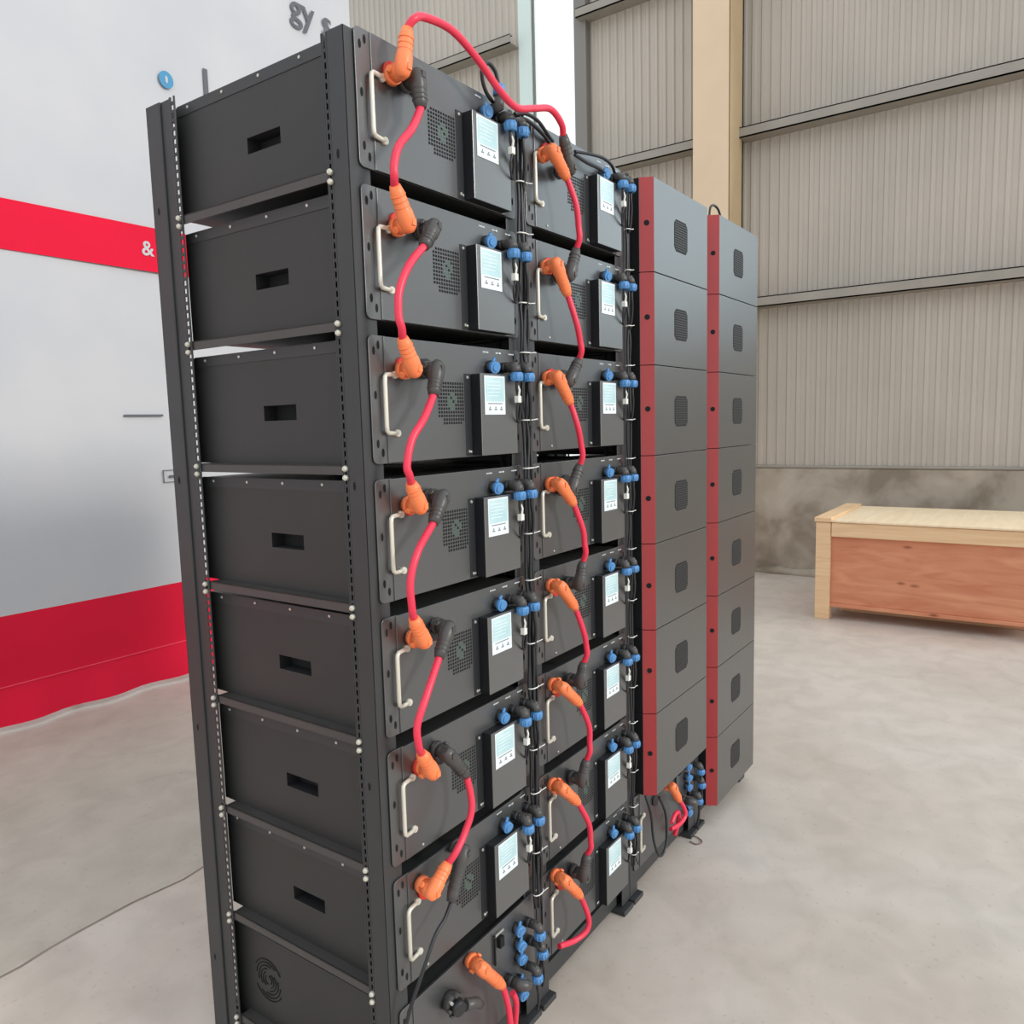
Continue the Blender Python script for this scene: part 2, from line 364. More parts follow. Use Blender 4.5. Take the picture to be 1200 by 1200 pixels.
# ------------------------------------------------------------ racks
def post_mb(front, mirror, xo):
    """one perforated upright; local x grows into the rack"""
    mb = MB(); s = -1 if mirror else 1
    X = lambda a: xo + s*a
    H0, H1 = 0.02, 2.338 if front else 2.350
    bx = lambda a, y0, z0, b, y1, z1, m_=m_post: mb.box((X(a), y0, z0), (X(b), y1, z1), m_)
    if front:
        bx(0, 0, H0, 0.055, 0.003, H1); bx(0, 0, H0, 0.003, 0.044, H1); bx(0, 0.058, H0, 0.022, 0.061, H1)
        ys = (0.044, 0.0485, 0.0535, 0.058)
    else:
        bx(0, 0.602, H0, 0.003, 0.655, H1); bx(0, 0.652, H0, 0.055, 0.655, H1); bx(0, 0.599, H0, 0.017, 0.602, H1)
        bx(0.004, 0.563, H0, 0.006, 0.602, H1)
        ys = (0.54, 0.5455, 0.5545, 0.562)
    bx(0, ys[0], H0, 0.003, ys[1], H1); bx(0, ys[2], H0, 0.003, ys[3], H1)
    n = 128; st = (H1-H0)/n
    for i in range(n):
        z = H0+i*st; bx(0, ys[1], z, 0.003, ys[2], z+st*0.42)
    yh = 0.028 if front else 0.632
    for z in (2.116, 1.49, 0.87, 0.25):
        k = 10; pts = [(X(-0.0006), yh+0.0035*math.cos(2*math.pi*i/k), z+0.009*math.sin(2*math.pi*i/k)) for i in range(k)]
        mb.quad(pts, m_dark)
    return mb
def make_rack():
    r = empty('open_rack', (0, 0, 0))
    for fr in (True, False):
        for mi in (False, True):
            post_mb(fr, mi, W-0.002 if mi else 0.0).build('post', r, 0.0012 if not fr else 0.002)
    for k in range(8):
        z = 2.094-k*P
        if z < 0.1: continue
        for x, s in ((0.004, 1), (W-0.006, -1)):
            mb = MB().box((x, 0.040, z-0.020), (x+s*0.0025, 0.562, z), m_rail).box((x, 0.062, z-0.003), (x+s*0.045, 0.54, z), m_rail)
            rail = mb.build('shelf_rail', r)
    for (p0, p1) in (((0.055, 0.60, 0.02), (W-0.057, 0.655, 0.075)), ((0.055, 0.60, 2.335), (W-0.057, 0.655, 2.350)), ((0.055, 0.02, 0.02), (W-0.057, 0.06, 0.075)), ((0.003, 0.06, 0.02), (0.041, 0.60, 0.06)), ((W-0.043, 0.06, 0.02), (W-0.005, 0.60, 0.06))):
        MB().box(p0, p1, m_post).build('cross_bar', r, 0.002)
    for x in (0.0, W-0.075):
        for y in (-0.018, 0.58): MB().box((x, y, 0), (x+0.065, y+0.09, 0.016), m_post).build('foot_plate', r, 0.002)
    return r
rack = make_rack()
rl = ['black open battery rack, the nearest one with its perforated side to the viewer', 'black open battery rack second from the viewer, beside the red-edged stack',
      'black rack behind the nearer red-edged covers, with an exposed box at its foot', 'black rack behind the farthest red-edged covers']
racks = []
for i in range(4):
    r = rack if i == 0 else copy_tree(rack)
    r.location = (W*i, 0, 0); tag(r, rl[i], 'rack', 'battery racks standing side by side'); racks.append(r)

for rail in kids(racks[0]):
    if rail.name.startswith('shelf_rail') and rail.data.vertices[0].co.x < 0.1:
        z = max(v.co.z for v in rail.data.vertices)
        for yy in (0.049, 0.551):
            for dz in (-0.007, -0.025):
                MB().tube([(0.001, yy, z+dz), (-0.005, yy, z+dz), (-0.0085, yy, z+dz)], [0.0062, 0.0062, 0.0035], m_zinc, 8).build('screw', rail)
# ------------------------------------------------------------ battery module (origin: left front bottom of its panel)
Z0 = 2.094
def body_mb(h=0.246, d0=0.0, d1=0.589, cut=True):
    x0, x1 = 0.030, 0.528; mb = MB(); mi = mb.m(m_body); mk = mb.m(m_inner)
    ys = [d0, 0.226, 0.334, d1]; zs = [0.0, 0.093, 0.126, h]
    g = {}
    for a, y in enumerate(ys):
        for b, z in enumerate(zs): g[a, b] = len(mb.v); mb.v.append((x0, y, z))
    for a in range(3):
        for b in range(3):
            if cut and a == 1 and b == 1: continue
            mb.face([g[a, b], g[a, b+1], g[a+1, b+1], g[a+1, b]], mi)
    if cut:
        n = len(mb.v); q = [g[1, 1], g[1, 2], g[2, 2], g[2, 1]]
        for k in q: v = mb.v[k]; mb.v.append((x0+0.035, v[1], v[2]))
        for k in range(4): mb.face([q[k], n+k, n+(k+1) % 4, q[(k+1) % 4]][::-1], mk)
        mb.face([n, n+1, n+2, n+3], mk)
    n = len(mb.v); mb.v += [(x1, d0, 0), (x1, d1, 0), (x1, d1, h), (x1, d0, h)]
    mb.face([n, n+1, n+2, n+3], mi)
    L = [g[0, 0], g[3, 0], g[3, 3], g[0, 3]]
    mb.face([L[0], L[1], n+1, n], mi); mb.face([L[1], L[2], n+2, n+1], mi); mb.face([L[2], L[3], n+3, n+2], mi); mb.face([L[3], L[0], n, n+3], mi)
    return mb
def panel_mb(h=0.251):
    mb = MB(); y = 0.0
    mb.prism(rrect(0.023, 0.070, 0.0, h, -0.001, 0.012, 3, (0, 1, 1, 0)), (0, -0.003, 0), m_panel)
    mb.prism(rrect(0.490, 0.537, 0.0, h, -0.001, 0.012, 3, (1, 0, 0, 1)), (0, -0.003, 0), m_panel)
    mb.box((0.0625, 0.0, 0.001), (0.4985, -0.0065, h-0.001), m_panel)
    for x, z in ((0.036, h-0.030), (0.049, h-0.018), (0.037, 0.040), (0.050, 0.022), (0.036, h*0.5+0.01)):
        for dx in (0, 0.467):
            X = x+dx if dx == 0 else 0.56-x
            mb.quad(circ(X, z, 0.0035, 0.0085, -0.0047, 12)[::-1], m_dark)
    # screws
    for x in (0.115, 0.33, 0.45): mb.tube([(x, -0.006, h-0.012 if x > .4 else 0.012), (x, -0.0085, h-0.012 if x > .4 else 0.012)], 0.003, m_bmus, 8)
    return mb
def handle_mb():
    xf, x, zt, zb = 0.088, 0.053, 0.176, 0.060; mb = MB(); d = -0.0145
    L = lambda t, z: (xf+(x-xf)*t, -0.010+(d+0.010)*t, z)
    pts = [(xf, -0.006, zt), L(0.12, zt), L(0.5, zt), L(0.86, zt-0.001), L(0.97, zt-0.005), L(1, zt-0.014), L(1, (zt+zb)/2), L(1, zb+0.014), L(0.97, zb+0.005), L(0.86, zb+0.001), L(0.5, zb), L(0.12, zb), (xf, -0.006, zb)]
    mb.tube(pts, 0.0047, m_steel, 10)
    for z in (zt, zb): mb.tube([(xf, -0.006, z), (xf, -0.013, z)], [0.0085, 0.007], m_steel, 12)
    return mb
def vent_mb():
    mb = MB(); x0, x1, z0, z1 = 0.219, 0.309, 0.074, 0.168
    nx, nz = 11, 12; sx, sz = (x1-x0)/nx, (z1-z0)/nz
    for i in range(nx):
        for j in range(nz):
            if (j == 0 or j == 1) and i < 2: continue
            if (j == nz-1 and i < 1) or (j == 0 and i > nx-2): continue
            cx = (x0+x1)/2; cz = (z0+z1)/2
            xa, za = x0+i*sx+sx*0.17, z0+j*sz+sz*0.17
            mm = m_dark
            rr = math.hypot(xa-cx, za-cz)
            if rr < 0.019 and (i+j) % 4: mm = m_green
            mb.quad([(xa, -0.0069, za), (xa, -0.0069, za+sz*.66), (xa+sx*.66, -0.0069, za+sz*.66), (xa+sx*.66, -0.0069, za)][::-1], mm)
    return mb
def socket_mb(x, material):
    mb = MB().tube([(x, -0.006, 0.192), (x, -0.014, 0.192)], 0.021, material, 18)
    return mb
def bmu_mb():
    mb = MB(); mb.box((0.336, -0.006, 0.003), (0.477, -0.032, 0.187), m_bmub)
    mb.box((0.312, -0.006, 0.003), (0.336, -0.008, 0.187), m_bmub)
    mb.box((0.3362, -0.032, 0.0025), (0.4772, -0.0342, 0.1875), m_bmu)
    return mb
def label_mb():
    mb = MB(); y = -0.0345; x0, x1, z0, z1 = 0.349, 0.428, 0.095, 0.183
    mb.box((x0, y, z0), (x1, y-0.001, z1), m_lblw)
    mb.box((x0+.004, y-0.001, z0+.030), (x1-.004, y-.0014, z1-.004), m_lcd)
    random.seed(5)
    for i in range(5):
        mb.box((x0+.010, y-.0014, z0+.042+i*.008), (x0+.035+random.uniform(0, .03), y-.0016, z0+.0435+i*.008), m_lblw)
    for i in range(3):
        xx = x0+.014+i*.022
        mb.box((xx, y-.001, z0+.010), (xx+.010, y-.0014, z0+.013), m_ink); mb.box((xx+.003, y-.001, z0+.014), (xx+.007, y-.0014, z0+.018), m_ink)
    mb.box((x0+.012, y-.001, z0+.024), (x1-.012, y-.0014, z0+.0262), m_ink)
    return mb
def cap_mb(x, z, tilt=-0.3):
    mb = MB()
    mb.tube([(x, -0.006, z), (x, -0.016, z)], 0.0145, m_rub, 14)
    d = Vector((-0.25, -1, -0.25)).normalized(); c = Vector((x, -0.017, z))
    mb.tube([c, c+d*0.014], 0.0140, m_blue, 16); mb.tube([c+d*0.014, c+d*0.0165], [0.009, 0.008], m_blue, 12)
    mb.tube([(x-.004, -0.022, z+.010), (x+.006, -0.020, z+.019)], 0.004, m_blue, 6)
    return mb
def sock_text(x):
    mb = MB()
    for x in (x,):
        for i in range(5): mb.box((x-0.010+i*0.0045, -0.0065, 0.238), (x-0.0075+i*0.0045, -0.0069, 0.241), m_lblw)
    return mb
def make_module():
    r = empty('battery_module', (0, 0, 0))
    body_mb().build('case', r)
    lip = MB().box((0.0285, 0.002, 0.224), (0.030, 0.578, 0.2475), m_post).build('lid_edge', r)
    panel_mb().build('front_panel', r, 0.0008)
    handle_mb().build('handle', r)
    vent_mb().build('vent_grille', r)
    socket_mb(0.112, m_orange_d).build('positive_socket', r)['label'] = 'red-orange round socket'
    socket_mb(0.178, m_rub).build('negative_socket', r)
    b = bmu_mb().build('control_box', r, 0.0015)
    label_mb().build('display_label', b)['label'] = 'pale cyan and white label'
    for z in (0.013, 0.179): MB().tube([(0.3215, -0.008, z), (0.3215, -0.0105, z)], [0.0042, 0.003], m_bmus, 8).build('screw', b)
    cap_mb(0.405, 0.206).build('socket_cap', r)['label'] = 'blue round cap'
    for x in (0.395, 0.445, 0.497): sock_text(x).build('socket_marking', r)
    return r
proto = make_module()
short_case = body_mb(d1=0.581).build('case'); short_mesh = short_case.data; bpy.data.objects.remove(short_case)
first = True
lid_screws = []
for ri, n in ((0, 7), (1, 8)):
    for k in range(n):
        m = proto if first else copy_tree(proto); first = False
        m.location = (W*ri, -0.001, Z0-k*P)
        if ri == 0:
            for ch in kids(m):
                if ch.name.startswith('case') and k in (1, 5, 6): ch.data = short_mesh
                if ch.name.startswith('lid_edge'):
                    for y in (0.536, 0.408, 0.283, 0.155): lid_screws.append((ch, y))
        tag(m, 'black battery module with white label, %s, %s' % (RK[ri], ORD[k]), 'battery module', 'open-faced battery modules in the %s' % RK[ri])

scm = None
for ch, y in lid_screws:
    if scm is None: so_ = MB().tube([(0, 0, 0), (-0.002, 0, 0)], [0.004, 0.003], m_bmus, 8).build('screw', ch); scm = so_.data
    else: so_ = bpy.data.objects.new('screw', scm); col.objects.link(so_); so_.parent = ch
    so_.location = (0.0285, y, 0.238)
# ------------------------------------------------------------ red-edged covered modules
def make_covered():
    r = empty('covered_battery_module', (0, 0, 0))
    MB().box((0.030, 0.003, 0.004), (0.528, 0.578, 0.250), m_body).build('case', r, 0.0015)
    H = P-0.0025
    yfb, a, xr = -0.0676, 0.0674, 0.513
    mb = MB(); mb.prism([(a, yfb, 0), (xr-0.004, yfb, 0), (xr, yfb+0.004, 0), (xr, -0.002, 0), (0.046, -0.002, 0), (0.046, -0.0285, 0)], (0, 0, H), m_cover)
    mb.build('front_cover', r, 0.001)
    MB().box((0.0435, -0.0285, 0.001), (0.0462, -0.001, H-0.001), m_dark).build('side_plate', r)
    # red chamfer strip
    p0 = Vector((a-0.0003, yfb-0.0003, 0)); p1 = Vector((0.0447, -0.030, 0)); nrm = Vector((-(p0-p1).y, (p0-p1).x, 0)).normalized()
    if nrm.y > 0: nrm = -nrm
    t = MB().prism([tuple(p1), tuple(p1+nrm*-0.0), tuple(p0), tuple(p0+Vector((0.002, 0.004, 0))), tuple(p1+Vector((0.004, 0.002, 0)))], (0, 0, H), m_redp)
    red = t.build('red_edge', r); red['label'] = 'red painted slanted edge'
    d = (p0-p1).normalized(); c = (p0+p1)/2 + Vector((0, 0, H-0.135+.001)); n2 = Vector((d.y, -d.x, 0)).normalized()
    if n2.x > 0: n2 = -n2
    k = 14; pts = [c + n2*0.0008 + d*(0.0085*math.cos(2*math.pi*i/k)) + Vector((0, 0, 0.0085*math.sin(2*math.pi*i/k))) for i in range(k)]
    MB().prism(pts, -n2*0.0006, m_dark).build('keyhole', red)
    # vent
    v = MB(); cx, cz, hw, hh, ch = 0.275, H-0.142, 0.054, 0.050, 0.014
    oc = [(cx-hw+ch, cz-hh), (cx+hw-ch, cz-hh), (cx+hw, cz-hh+ch), (cx+hw, cz+hh-ch), (cx+hw-ch, cz+hh), (cx-hw+ch, cz+hh), (cx-hw, cz+hh-ch), (cx-hw, cz-hh+ch)]
    v.quad([(x, yfb-0.0006, z) for x, z in oc], m_inner)
    for i in range(12):
        z = cz-hh+0.006+i*(2*hh-0.008)/12; e = max(0, ch-min(z-(cz-hh), (cz+hh)-z))
        v.box((cx-hw+e+.002, yfb-0.0006, z), (cx+hw-e-.002, yfb-0.0014, z+0.0034), m_body)
    v.build('vent_grille', r)
    return r
cp = make_covered(); first = True
for ri, n in ((2, 7), (3, 8)):
    for k in range(n):
        m = cp if first else copy_tree(cp); first = False
        m.location = (W*ri, -0.001, 2.3387-(k+1)*P)
        tag(m, 'grey battery cover with red slanted edge, %s, %s stack' % (ORD[k], 'nearer' if ri == 2 else 'farther'),
            'battery module', 'red-edged battery modules in the %s stack' % ('nearer' if ri == 2 else 'farther'))

# ------------------------------------------------------------ bottom control units
def make_base_unit(full=True):
    r = empty('rack_control_unit', (0, 0, 0))
    H = 0.262
    body_mb(0.255, cut=False).build('case', r)
    mb = MB(); mb.prism(rrect(0.023, 0.070, 0.0, H, -0.001, 0.012, 3, (0, 1, 1, 0)), (0, -0.003, 0), m_panel)
    mb.box((0.0625, 0, 0.001), (0.537, -0.0065, H-.001), m_panel)
    for x, z in ((0.036, H-0.030), (0.049, H-0.018), (0.037, 0.040), (0.050, 0.022)): mb.quad(circ(x, z, 0.0035, 0.0085, -0.0047, 12)[::-1], m_dark)
    mb.build('front_panel', r, 0.0008)
    handle_mb().build('handle', r)
    v = MB()   # spiral vent slots stamped on the left side
    for j in range(6):
        for h in range(2):
            rad = 0.012+j*0.0085
            pts = [(0.0295, 0.455+rad*math.cos(a), 0.14+rad*math.sin(a)) for a in [math.radians(-80+h*180+j*22+t*15) for t in range(9)]]
            v.tube(pts, 0.0016, m_dark, 5)
    v.build('spiral_vent', r)
    sb = MB().box((0.352, -0.006, 0.165), (0.392, -0.009, 0.245), m_panel).box((0.352, -0.009, 0.165), (0.357, -0.013, 0.245), m_dark).box((0.352, -0.009, 0.238), (0.392, -0.013, 0.243), m_bmus).box((0.366, -0.009, 0.205), (0.384, -0.020, 0.232), m_dark)
    sb.build('breaker', r, 0.001)
    for x, z in ((0.448, 0.210), (0.452, 0.166), (0.454, 0.128), (0.452, 0.062), (0.456, 0.026)):
        cap_mb(x, z).build('socket_cap', r)['label'] = 'blue round cap'
    socket_mb(0.178, m_rub).build('negative_socket', r)
    return r
bu = make_base_unit(); bu.location = (0, -0.001, 0.100)
tag(bu, 'black control unit with a column of blue caps, foot of the nearest rack', 'control unit', 'control units under the modules')
b2 = copy_tree(bu); b2.location = (2*W, -0.001, 0.100)
tag(b2, 'black control unit at the foot of the third rack, under the nearer red-edged covers', 'control unit', 'control units under the modules')

# ------------------------------------------------------------ power cables
def power_cable(name, pts, ends, label, group='red power cables'):
    """pts: elbow, plug end, cable..., plug end, elbow.  ends: materials of the two plugs"""
    r = empty(name, pts[0]); O = Vector(pts[0]); V = [Vector(p) for p in pts]
    def loc(mb): mb.v = [tuple(Vector(v)-O) for v in mb.v]; return mb
    a, b = V[0], V[1]; c, d = V[-2], V[-1]
    path = [b+(a-b)*0.3, b] + V[2:-2] + ([c, c+(d-c)*0.3] if ends[1] else [c, d])
    loc(MB().tube(spline(path, 6), 0.0042 if len(ends) > 2 else 0.0078, ends[2] if len(ends) > 2 else m_red, 12)).build('cable', r)
    for (e, s, mm, back) in ((a, b, ends[0], Vector((0.012, 0.05, -0.0))), (d, c, ends[1], Vector((0.012, 0.05, 0)))):
        if not mm: continue
        mb = MB(); u = (s-e).normalized(); root = Vector((e.x+0.010, -0.014, e.z))
        mb.tube([root, root+(e-root)*0.35], 0.0185, mm, 14)
        mb.tube([root+(e-root)*0.35, root+(e-root)*0.8, e-(e-root).normalized()*-0.004], [0.0165, 0.0165, 0.014], mm, 14)
        L = (s-e).length
        mb.tube([e-u*0.017, e-u*0.010, e+u*0.002, e+u*0.022, e+u*0.026, e+u*(L*0.85), s+u*0.003], [0.0085, 0.0145, 0.0172, 0.0168, 0.0152, 0.0138, 0.0105], mm, 14)
        side = u.cross(Vector((0, 1, 0))).normalized()
        q = e-Vector((0, 0.0155, 0))
        mb.box((q.x-.005, q.y-.003, q.z-.006), (q.x+.005, q.y+.004, q.z+.006), mm)
        # locking lever and ribs
        for sg in (-1, 1):
            w0 = root+(e-root)*0.45+side*sg*0.016; mb.tube([w0, w0+side*sg*0.006], [0.0075, 0.006], mm, 8)
        for t in (0.45, 0.6, 0.75): mb.tube([e+u*L*t, e+u*(L*t+0.003)], 0.0152, mm, 14)
        loc(mb).build('orange_plug' if mm is m_orange else 'black_plug', r)
    tag(r, label, 'power cable', group); return r
C1 = [[(0.098,-0.055,2.278),(0.106,-0.062,2.348),(0.113,-0.075,2.366),(0.145,-0.075,2.381),(0.226,-0.075,2.388),(0.309,-0.075,2.362),(0.383,-0.075,2.326),(0.448,-0.075,2.309),(0.518,-0.075,2.328),(0.593,-0.075,2.349),(0.643,-0.075,2.330),(0.672,-0.062,2.312),(0.714,-0.055,2.248)],
[(0.138,-0.055,2.277),(0.137,-0.062,2.219),(0.095,-0.075,2.165),(0.057,-0.075,2.124),(0.042,-0.075,2.09),(0.04,-0.075,2.066),(0.055,-0.062,2.052),(0.094,-0.055,1.994)],
[(0.17,-0.055,2.001),(0.131,-0.062,1.957),(0.072,-0.075,1.911),(0.041,-0.075,1.859),(0.036,-0.075,1.812),(0.043,-0.075,1.790),(0.059,-0.062,1.772),(0.095,-0.055,1.717)],
[(0.164,-0.055,1.72),(0.143,-0.062,1.668),(0.097,-0.075,1.62),(0.059,-0.075,1.579),(0.042,-0.075,1.53),(0.048,-0.075,1.510),(0.066,-0.062,1.492),(0.096,-0.055,1.445)],
[(0.166,-0.055,1.455),(0.128,-0.062,1.408),(0.064,-0.075,1.36),(0.038,-0.075,1.305),(0.039,-0.075,1.250),(0.057,-0.062,1.222),(0.092,-0.055,1.167)],
[(0.169,-0.055,1.174),(0.13,-0.062,1.125),(0.071,-0.075,1.061),(0.04,-0.075,1.009),(0.042,-0.075,0.965),(0.063,-0.062,0.938),(0.102,-0.055,0.881)],
[(0.154,-0.055,0.9),(0.204,-0.062,0.836),(0.205,-0.075,0.766),(0.178,-0.075,0.718),(0.142,-0.075,0.686),(0.130,-0.062,0.664),(0.087,-0.055,0.621)]]
C2 = [[(0.633,-0.055,2.268),(0.685,-0.062,2.216),(0.707,-0.075,2.153),(0.718,-0.075,2.102),(0.722,-0.075,2.072),(0.726,-0.062,2.046),(0.705,-0.055,1.982)],
[(0.639,-0.055,1.998),(0.679,-0.062,1.929),(0.701,-0.075,1.855),(0.717,-0.075,1.812),(0.723,-0.075,1.788),(0.729,-0.062,1.766),(0.695,-0.055,1.712)],
[(0.636,-0.055,1.719),(0.682,-0.062,1.655),(0.697,-0.075,1.593),(0.713,-0.075,1.546),(0.720,-0.075,1.515),(0.725,-0.062,1.488),(0.694,-0.055,1.427)],
[(0.639,-0.055,1.445),(0.69,-0.062,1.391),(0.715,-0.075,1.32),(0.722,-0.075,1.283),(0.728,-0.075,1.254),(0.734,-0.062,1.226),(0.726,-0.055,1.166)],
[(0.632,-0.055,1.176),(0.689,-0.062,1.110),(0.71,-0.075,1.041),(0.723,-0.075,1.000),(0.726,-0.075,0.974),(0.73,-0.062,0.946),(0.722,-0.055,0.892)],
[(0.630,-0.055,0.905),(0.703,-0.062,0.84),(0.73,-0.075,0.771),(0.733,-0.075,0.720),(0.733,-0.075,0.692),(0.735,-0.062,0.664),(0.722,-0.055,0.608)],
[(0.618,-0.055,0.628),(0.684,-0.062,0.563),(0.721,-0.075,0.488),(0.729,-0.075,0.434),(0.731,-0.075,0.412),(0.731,-0.062,0.386),(0.722,-0.055,0.324)]]
power_cable('power_cable', C1[0], (m_orange, m_plugb), 'longest red cable arching over the rack top from nearest rack to second rack')
C1N = ['first', 'second', 'third', 'fourth', 'fifth', 'sixth', 'seventh', 'eighth']
for i, c in enumerate(C1[1:]):
    power_cable('power_cable', c, (m_plugb, m_orange), 'red cable from %s module down to %s module in nearest rack' % (C1N[i], C1N[i+1]), 'red power cables on the nearest rack')
for i, c in enumerate(C2):
    power_cable('power_cable', c, (m_orange, m_plugb), 'red cable from %s module down to %s module in second rack' % (C1N[i], C1N[i+1]), 'red power cables on the second rack')
power_cable('power_cable', [(0.621,-0.055,0.364),(0.689,-0.062,0.285),(0.710,-0.075,0.215),(0.700,-0.075,0.180),(0.66,-0.06,0.168),(0.60,-0.045,0.18)], (m_orange, None), 'red cable curling back from orange plug on the lowest module of second rack', 'red power cables on the second rack')
power_cable('power_cable', [(0.245,-0.055,0.345),(0.318,-0.058,0.255),(0.330,-0.065,0.20),(0.333,-0.07,0.14),(0.36,-0.06,0.05),(0.42,-0.03,0.03)], (m_orange, None), 'red cable hanging from orange plug on the control unit at nearest rack foot', 'red power cables on control units')
power_cable('power_cable', [(1.345,-0.055,0.330),(1.395,-0.058,0.262),(1.425,-0.062,0.225),(1.435,-0.065,0.19),(1.40,-0.06,0.172),(1.34,-0.05,0.175)], (m_orange, None), 'short red cable looping from orange plug below the red-edged covers', 'red power cables on control units')
power_cable('power_cable', [(1.32,-0.06,0.195),(1.34,-0.055,0.205),(1.37,-0.055,0.22),(1.41,-0.05,0.205),(1.425,-0.04,0.15),(1.42,-0.03,0.11)], (None, None), 'red cable end curling low on the third rack control unit', 'red power cables on control units')
power_cable('power_cable', [(0.365,-0.05,0.21),(0.375,-0.05,0.19),(0.385,-0.05,0.16),(0.39,-0.04,0.09),(0.39,-0.03,0.06)], (None, None), 'short red cable end beside the lowest blue caps of nearest rack', 'red power cables on control units')
# thin black cable from the seventh module
power_cable('power_cable', [(0.205,-0.045,0.650),(0.150,-0.052,0.565),(0.118,-0.06,0.545),(0.085,-0.06,0.525),(0.050,-0.06,0.48),(0.018,-0.045,0.40),(0.010,-0.03,0.34)], (m_plugb, None, m_rub), 'thin black cable running down left from lowest open module of nearest rack', 'black power cables')
# big black round plug on the nearest control unit
mb = MB().tube([(0.178, -0.014, 0.292), (0.172, -0.036, 0.292)], 0.024, m_plugb, 18).tube([(0.172, -0.036, 0.292), (0.168, -0.052, 0.29)], [0.019, 0.017], m_rub, 16)
for i in range(8):
    a = 2*math.pi*i/8; mb.tube([(0.173+.023*math.cos(a), -0.030, 0.292+.023*math.sin(a)), (0.171+.023*math.cos(a), -0.040, 0.292+.023*math.sin(a))], 0.004, m_bmus if i % 3 == 0 else m_plugb, 6)
mb.tube([(0.19, -0.045, 0.285), (0.235, -0.045, 0.262), (0.255, -0.04, 0.24)], [0.014, 0.012, 0.010], m_plugb, 10)
tag(mb.build('round_plug'), 'big round black plug on the lowest unit of the nearest rack', 'plug')

# ------------------------------------------------------------ signal plugs with blue collars
def make_signal(white=True, drop=0.10, dx=0.028):
    r = empty('signal_plug', (0, 0, 0))      # origin at the socket on the panel
    mb = MB().tube([(0, 0, 0), (0, -0.018, 0)], 0.0125, m_rub, 14)
    mb.tube([(0, -0.018, 0.0), (0.0, -0.034, 0.001), (0, -0.043, -0.004), (0, -0.046, -0.013)], [0.0115, 0.0125, 0.0125, 0.0115], m_plugb, 12)
    mb.tube([(0, -0.040, 0.002), (0.003, -0.043, 0.011)], [0.008, 0.006], m_plugb, 8)
    mb.build('elbow', r)
    c = MB().tube([(0, -0.046, -0.013), (0, -0.046, -0.016), (0, -0.046, -0.031), (0, -0.046, -0.034)], [0.0125, 0.0145, 0.0145, 0.012], m_blue, 16)
    for i in range(10):
        a = 2*math.pi*i/10; c.tube([(0.0143*math.cos(a), -0.046+.0143*math.sin(a), -0.017), (0.0143*math.cos(a), -0.046+.0143*math.sin(a), -0.030)], 0.0016, m_blue, 5)
    c.build('collar', r)['label'] = 'blue screw collar'
    t = MB().tube(spline([(0, -0.046, -0.034), (0.002, -0.045, -0.055), (dx*0.5, -0.042, -0.075), (dx, -0.034, -drop), (dx+.004, -0.026, -drop-0.03)]), 0.0042, m_rub, 8)
    t.build('cable', r)
    if white:
        w = MB().box((-0.004, -0.052, -0.084), (0.009, -0.040, -0.068), m_white).tube([(0.0, -0.046, -0.040), (0.004, -0.050, -0.055), (0.003, -0.048, -0.07)], 0.003, m_white, 6)
        w.tube(spline([(0.004, -0.046, -0.084), (0.002, -0.042, -0.105), (0.016, -0.034, -0.125), (dx, -0.03, -0.13)]), 0.003, m_rub, 6)
        w.build('white_connector', r, 0.001)
    return r
sp_a = make_signal(True); sp_b = make_signal(False, 0.11, 0.022); ua = ub = False
for ri, n in ((0, 7), (1, 8)):
    for k in range(n):
        z = Z0-k*P
        for j, x in ((0, 0.456), (1, 0.506)):
            if j == 0: s = copy_tree(sp_a) if ua else sp_a; ua = True
            else: s = copy_tree(sp_b) if ub else sp_b; ub = True
            s.location = (W*ri+x, -0.006, z+0.206)
            tag(s, 'blue-collared black plug, %s of pair, %s module of %s' % ('left' if j == 0 else 'right', C1N[k], RK[ri]), 'signal plug', 'blue-collared plugs on the %s' % RK[ri])
# the pairs on the two control units
for ri, nm in ((0, 'nearest'), (2, 'third')):
    for (x, z, w) in ((0.497, 0.300, 'upper'), (0.507, 0.242, 'middle'), (0.480, 0.190, 'lower')):
        s = copy_tree(sp_b); s.location = (W*ri+x, -0.006, z)
        tag(s, 'blue-collared black plug, %s of three, %s rack control unit' % (w, nm), 'signal plug', 'blue-collared plugs on control units')

for ri, nm in ((0, 'nearest'), (2, 'third')):
    mb = MB().tube([(0, 0, 0), (0, -0.022, 0)], 0.015, m_rub, 14).tube([(0, -0.022, 0), (0.001, -0.040, 0), (0.010, -0.050, -0.004), (0.024, -0.052, -0.010)], [0.0135, 0.015, 0.0145, 0.012], m_plugb, 14)
    o = mb.build('elbow_plug', loc=(W*ri+0.405, -0.0075, 0.195)); tag(o, 'plain black elbow plug left of the blue caps, %s rack control unit' % nm, 'plug')
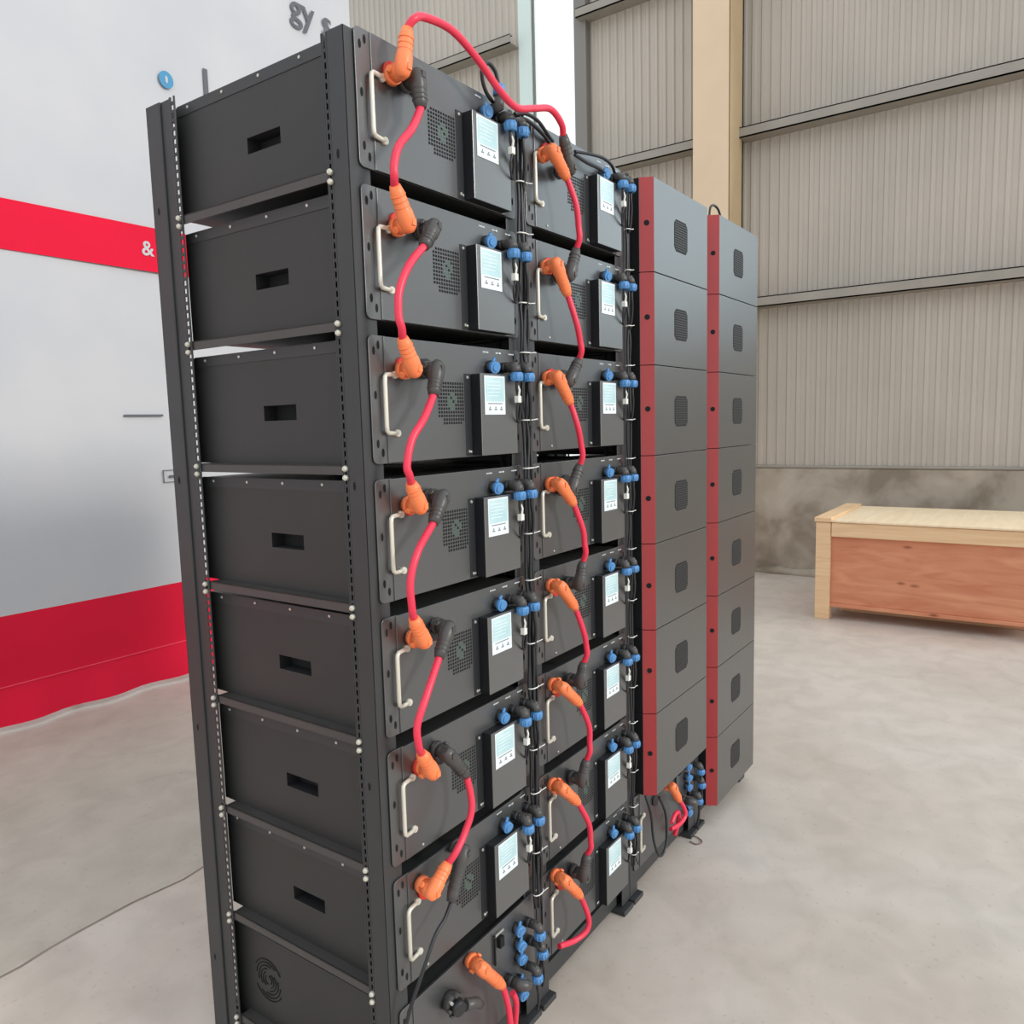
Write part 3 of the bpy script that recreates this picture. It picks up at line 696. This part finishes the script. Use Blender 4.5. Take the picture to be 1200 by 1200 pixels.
# ------------------------------------------------------------ vertical cable harnesses
def harness(ri, zt, zb, label, offs, rs):
    r = empty('cable_harness', (W*ri+0.53, -0.01, zt)); O = Vector((W*ri+0.53, -0.01, zt))
    for i, (dx, dy) in enumerate(offs):
        random.seed(ri*10+i); pts = []; z = zt
        while z > zb:
            pts.append((dx+random.uniform(-.004, .004), dy+random.uniform(-.003, .003), z-zt)); z -= 0.07
        pts.append((dx, dy, zb-zt))
        MB().tube(spline(pts, 3), rs, m_rub, 7).build('cable', r)
    k = 0; z = zt-0.16
    while z > zb+0.02:
        e = 1.0 if ri == 0 else 0.55
        mb = MB(); pts = [(e*0.019*math.cos(a)+0.001, -0.0175+0.0105*math.sin(a), z-zt) for a in [2*math.pi*t/12 for t in range(13)]]
        mb.tube(pts, 0.0016, m_tie, 6).tube([(0.012*e, -0.027, z-zt), (0.030*e, -0.030, z-zt+.002)], 0.0013, m_tie, 5)
        mb.build('cable_tie', r)['label'] = 'white cable tie'
        z -= P*(0.42 if k % 2 == 0 else 0.58); k += 1
    tag(r, label, 'cable bundle', 'vertical cable bundles')
harness(0, 2.335, 0.33, 'tied bundle of black cables down the right edge of the nearest rack', ((-0.010, -0.014), (-0.002, -0.020), (0.006, -0.014), (0.013, -0.018)), 0.0042)
harness(1, 2.330, 0.16, 'tied bundle of black cables down the right edge of the second rack', ((-0.004, -0.016), (0.006, -0.018)), 0.0034)

def loose(name, pts, r_, material, label, cat, group=None, extra=None):
    mb = MB().tube(spline(pts, 8), r_, material, 8)
    if extra: extra(mb)
    o = mb.build(name); tag(o, label, cat, group); return o
# cables linking along the rack tops
def lk(name, pts, label, cap=None):
    r = empty(name, pts[0]); O = Vector(pts[0])
    mb = MB().tube(spline([tuple(Vector(p)-O) for p in pts], 8), 0.0045, m_rub, 8); mb.build('cable', r)
    if cap is not None:
        c = Vector(cap)-O; c2 = MB().tube([c, c+Vector((0, 0, 0.022))], 0.014, m_blue, 14); c2.build('collar', r)['label'] = 'blue screw collar'
        e = MB().tube([c+Vector((0, 0, 0)), c+Vector((0, 0, -0.022)), c+Vector((0, 0.028, -0.026))], [0.012, 0.013, 0.012], m_plugb, 12); e.build('elbow', r)
    tag(r, label, 'signal cable', 'black cables along the rack tops')
lk('signal_cable', [(0.437, -0.036, 2.362), (0.425, -0.036, 2.388), (0.400, -0.034, 2.398), (0.385, -0.028, 2.378), (0.405, -0.022, 2.345), (0.45, -0.02, 2.322)], 'black cable loop standing up above the top right of the nearest rack', (0.437, -0.036, 2.340))
lk('signal_cable', [(0.505, -0.03, 2.322), (0.555, -0.03, 2.338), (0.61, -0.028, 2.338), (0.665, -0.022, 2.322), (0.70, -0.014, 2.318)], 'black cable crossing from nearest rack top to second rack behind the orange plug')
lk('signal_cable', [(0.505, -0.022, 2.312), (0.56, -0.024, 2.328), (0.63, -0.02, 2.322), (0.69, -0.016, 2.306)], 'lower black cable crossing from nearest rack top to second rack')
lk('signal_cable', [(0.80, -0.02, 2.318), (0.86, -0.03, 2.325), (0.93, -0.034, 2.332), (0.99, -0.03, 2.328), (1.03, -0.02, 2.315)], 'upper black cable along the second rack top toward the blue plugs')
lk('signal_cable', [(0.80, -0.02, 2.31), (0.86, -0.026, 2.302), (0.92, -0.032, 2.30), (0.965, -0.022, 2.300)], 'lower black cable along the second rack top toward the blue plugs')
lk('signal_cable', [(1.775, -0.02, 2.33), (1.785, -0.02, 2.375), (1.82, -0.02, 2.392), (1.87, -0.02, 2.385), (1.90, -0.02, 2.345), (1.90, -0.01, 2.31)], 'small black cable loop rising between the two red-edged stacks')
lk('signal_cable', [(1.19, -0.015, 0.40), (1.175, -0.035, 0.36), (1.18, -0.05, 0.30), (1.20, -0.05, 0.20), (1.25, -0.05, 0.12), (1.30, -0.05, 0.14), (1.31, -0.045, 0.24), (1.29, -0.03, 0.31)], 'black cable loop hanging around the handle below the nearer red-edged covers')
mb = MB().tube(spline([(1.60, 0.03, 0.003), (1.63, -0.02, 0.003), (1.61, -0.06, 0.003), (1.58, -0.05, 0.003), (1.585, -0.02, 0.003)]), 0.002, mat('brown_wire', srgb(120, 84, 66), 0.6), 6)
tag(mb.build('wire_scrap'), 'thin brown scrap of wire lying on the floor before the third rack', 'wire')
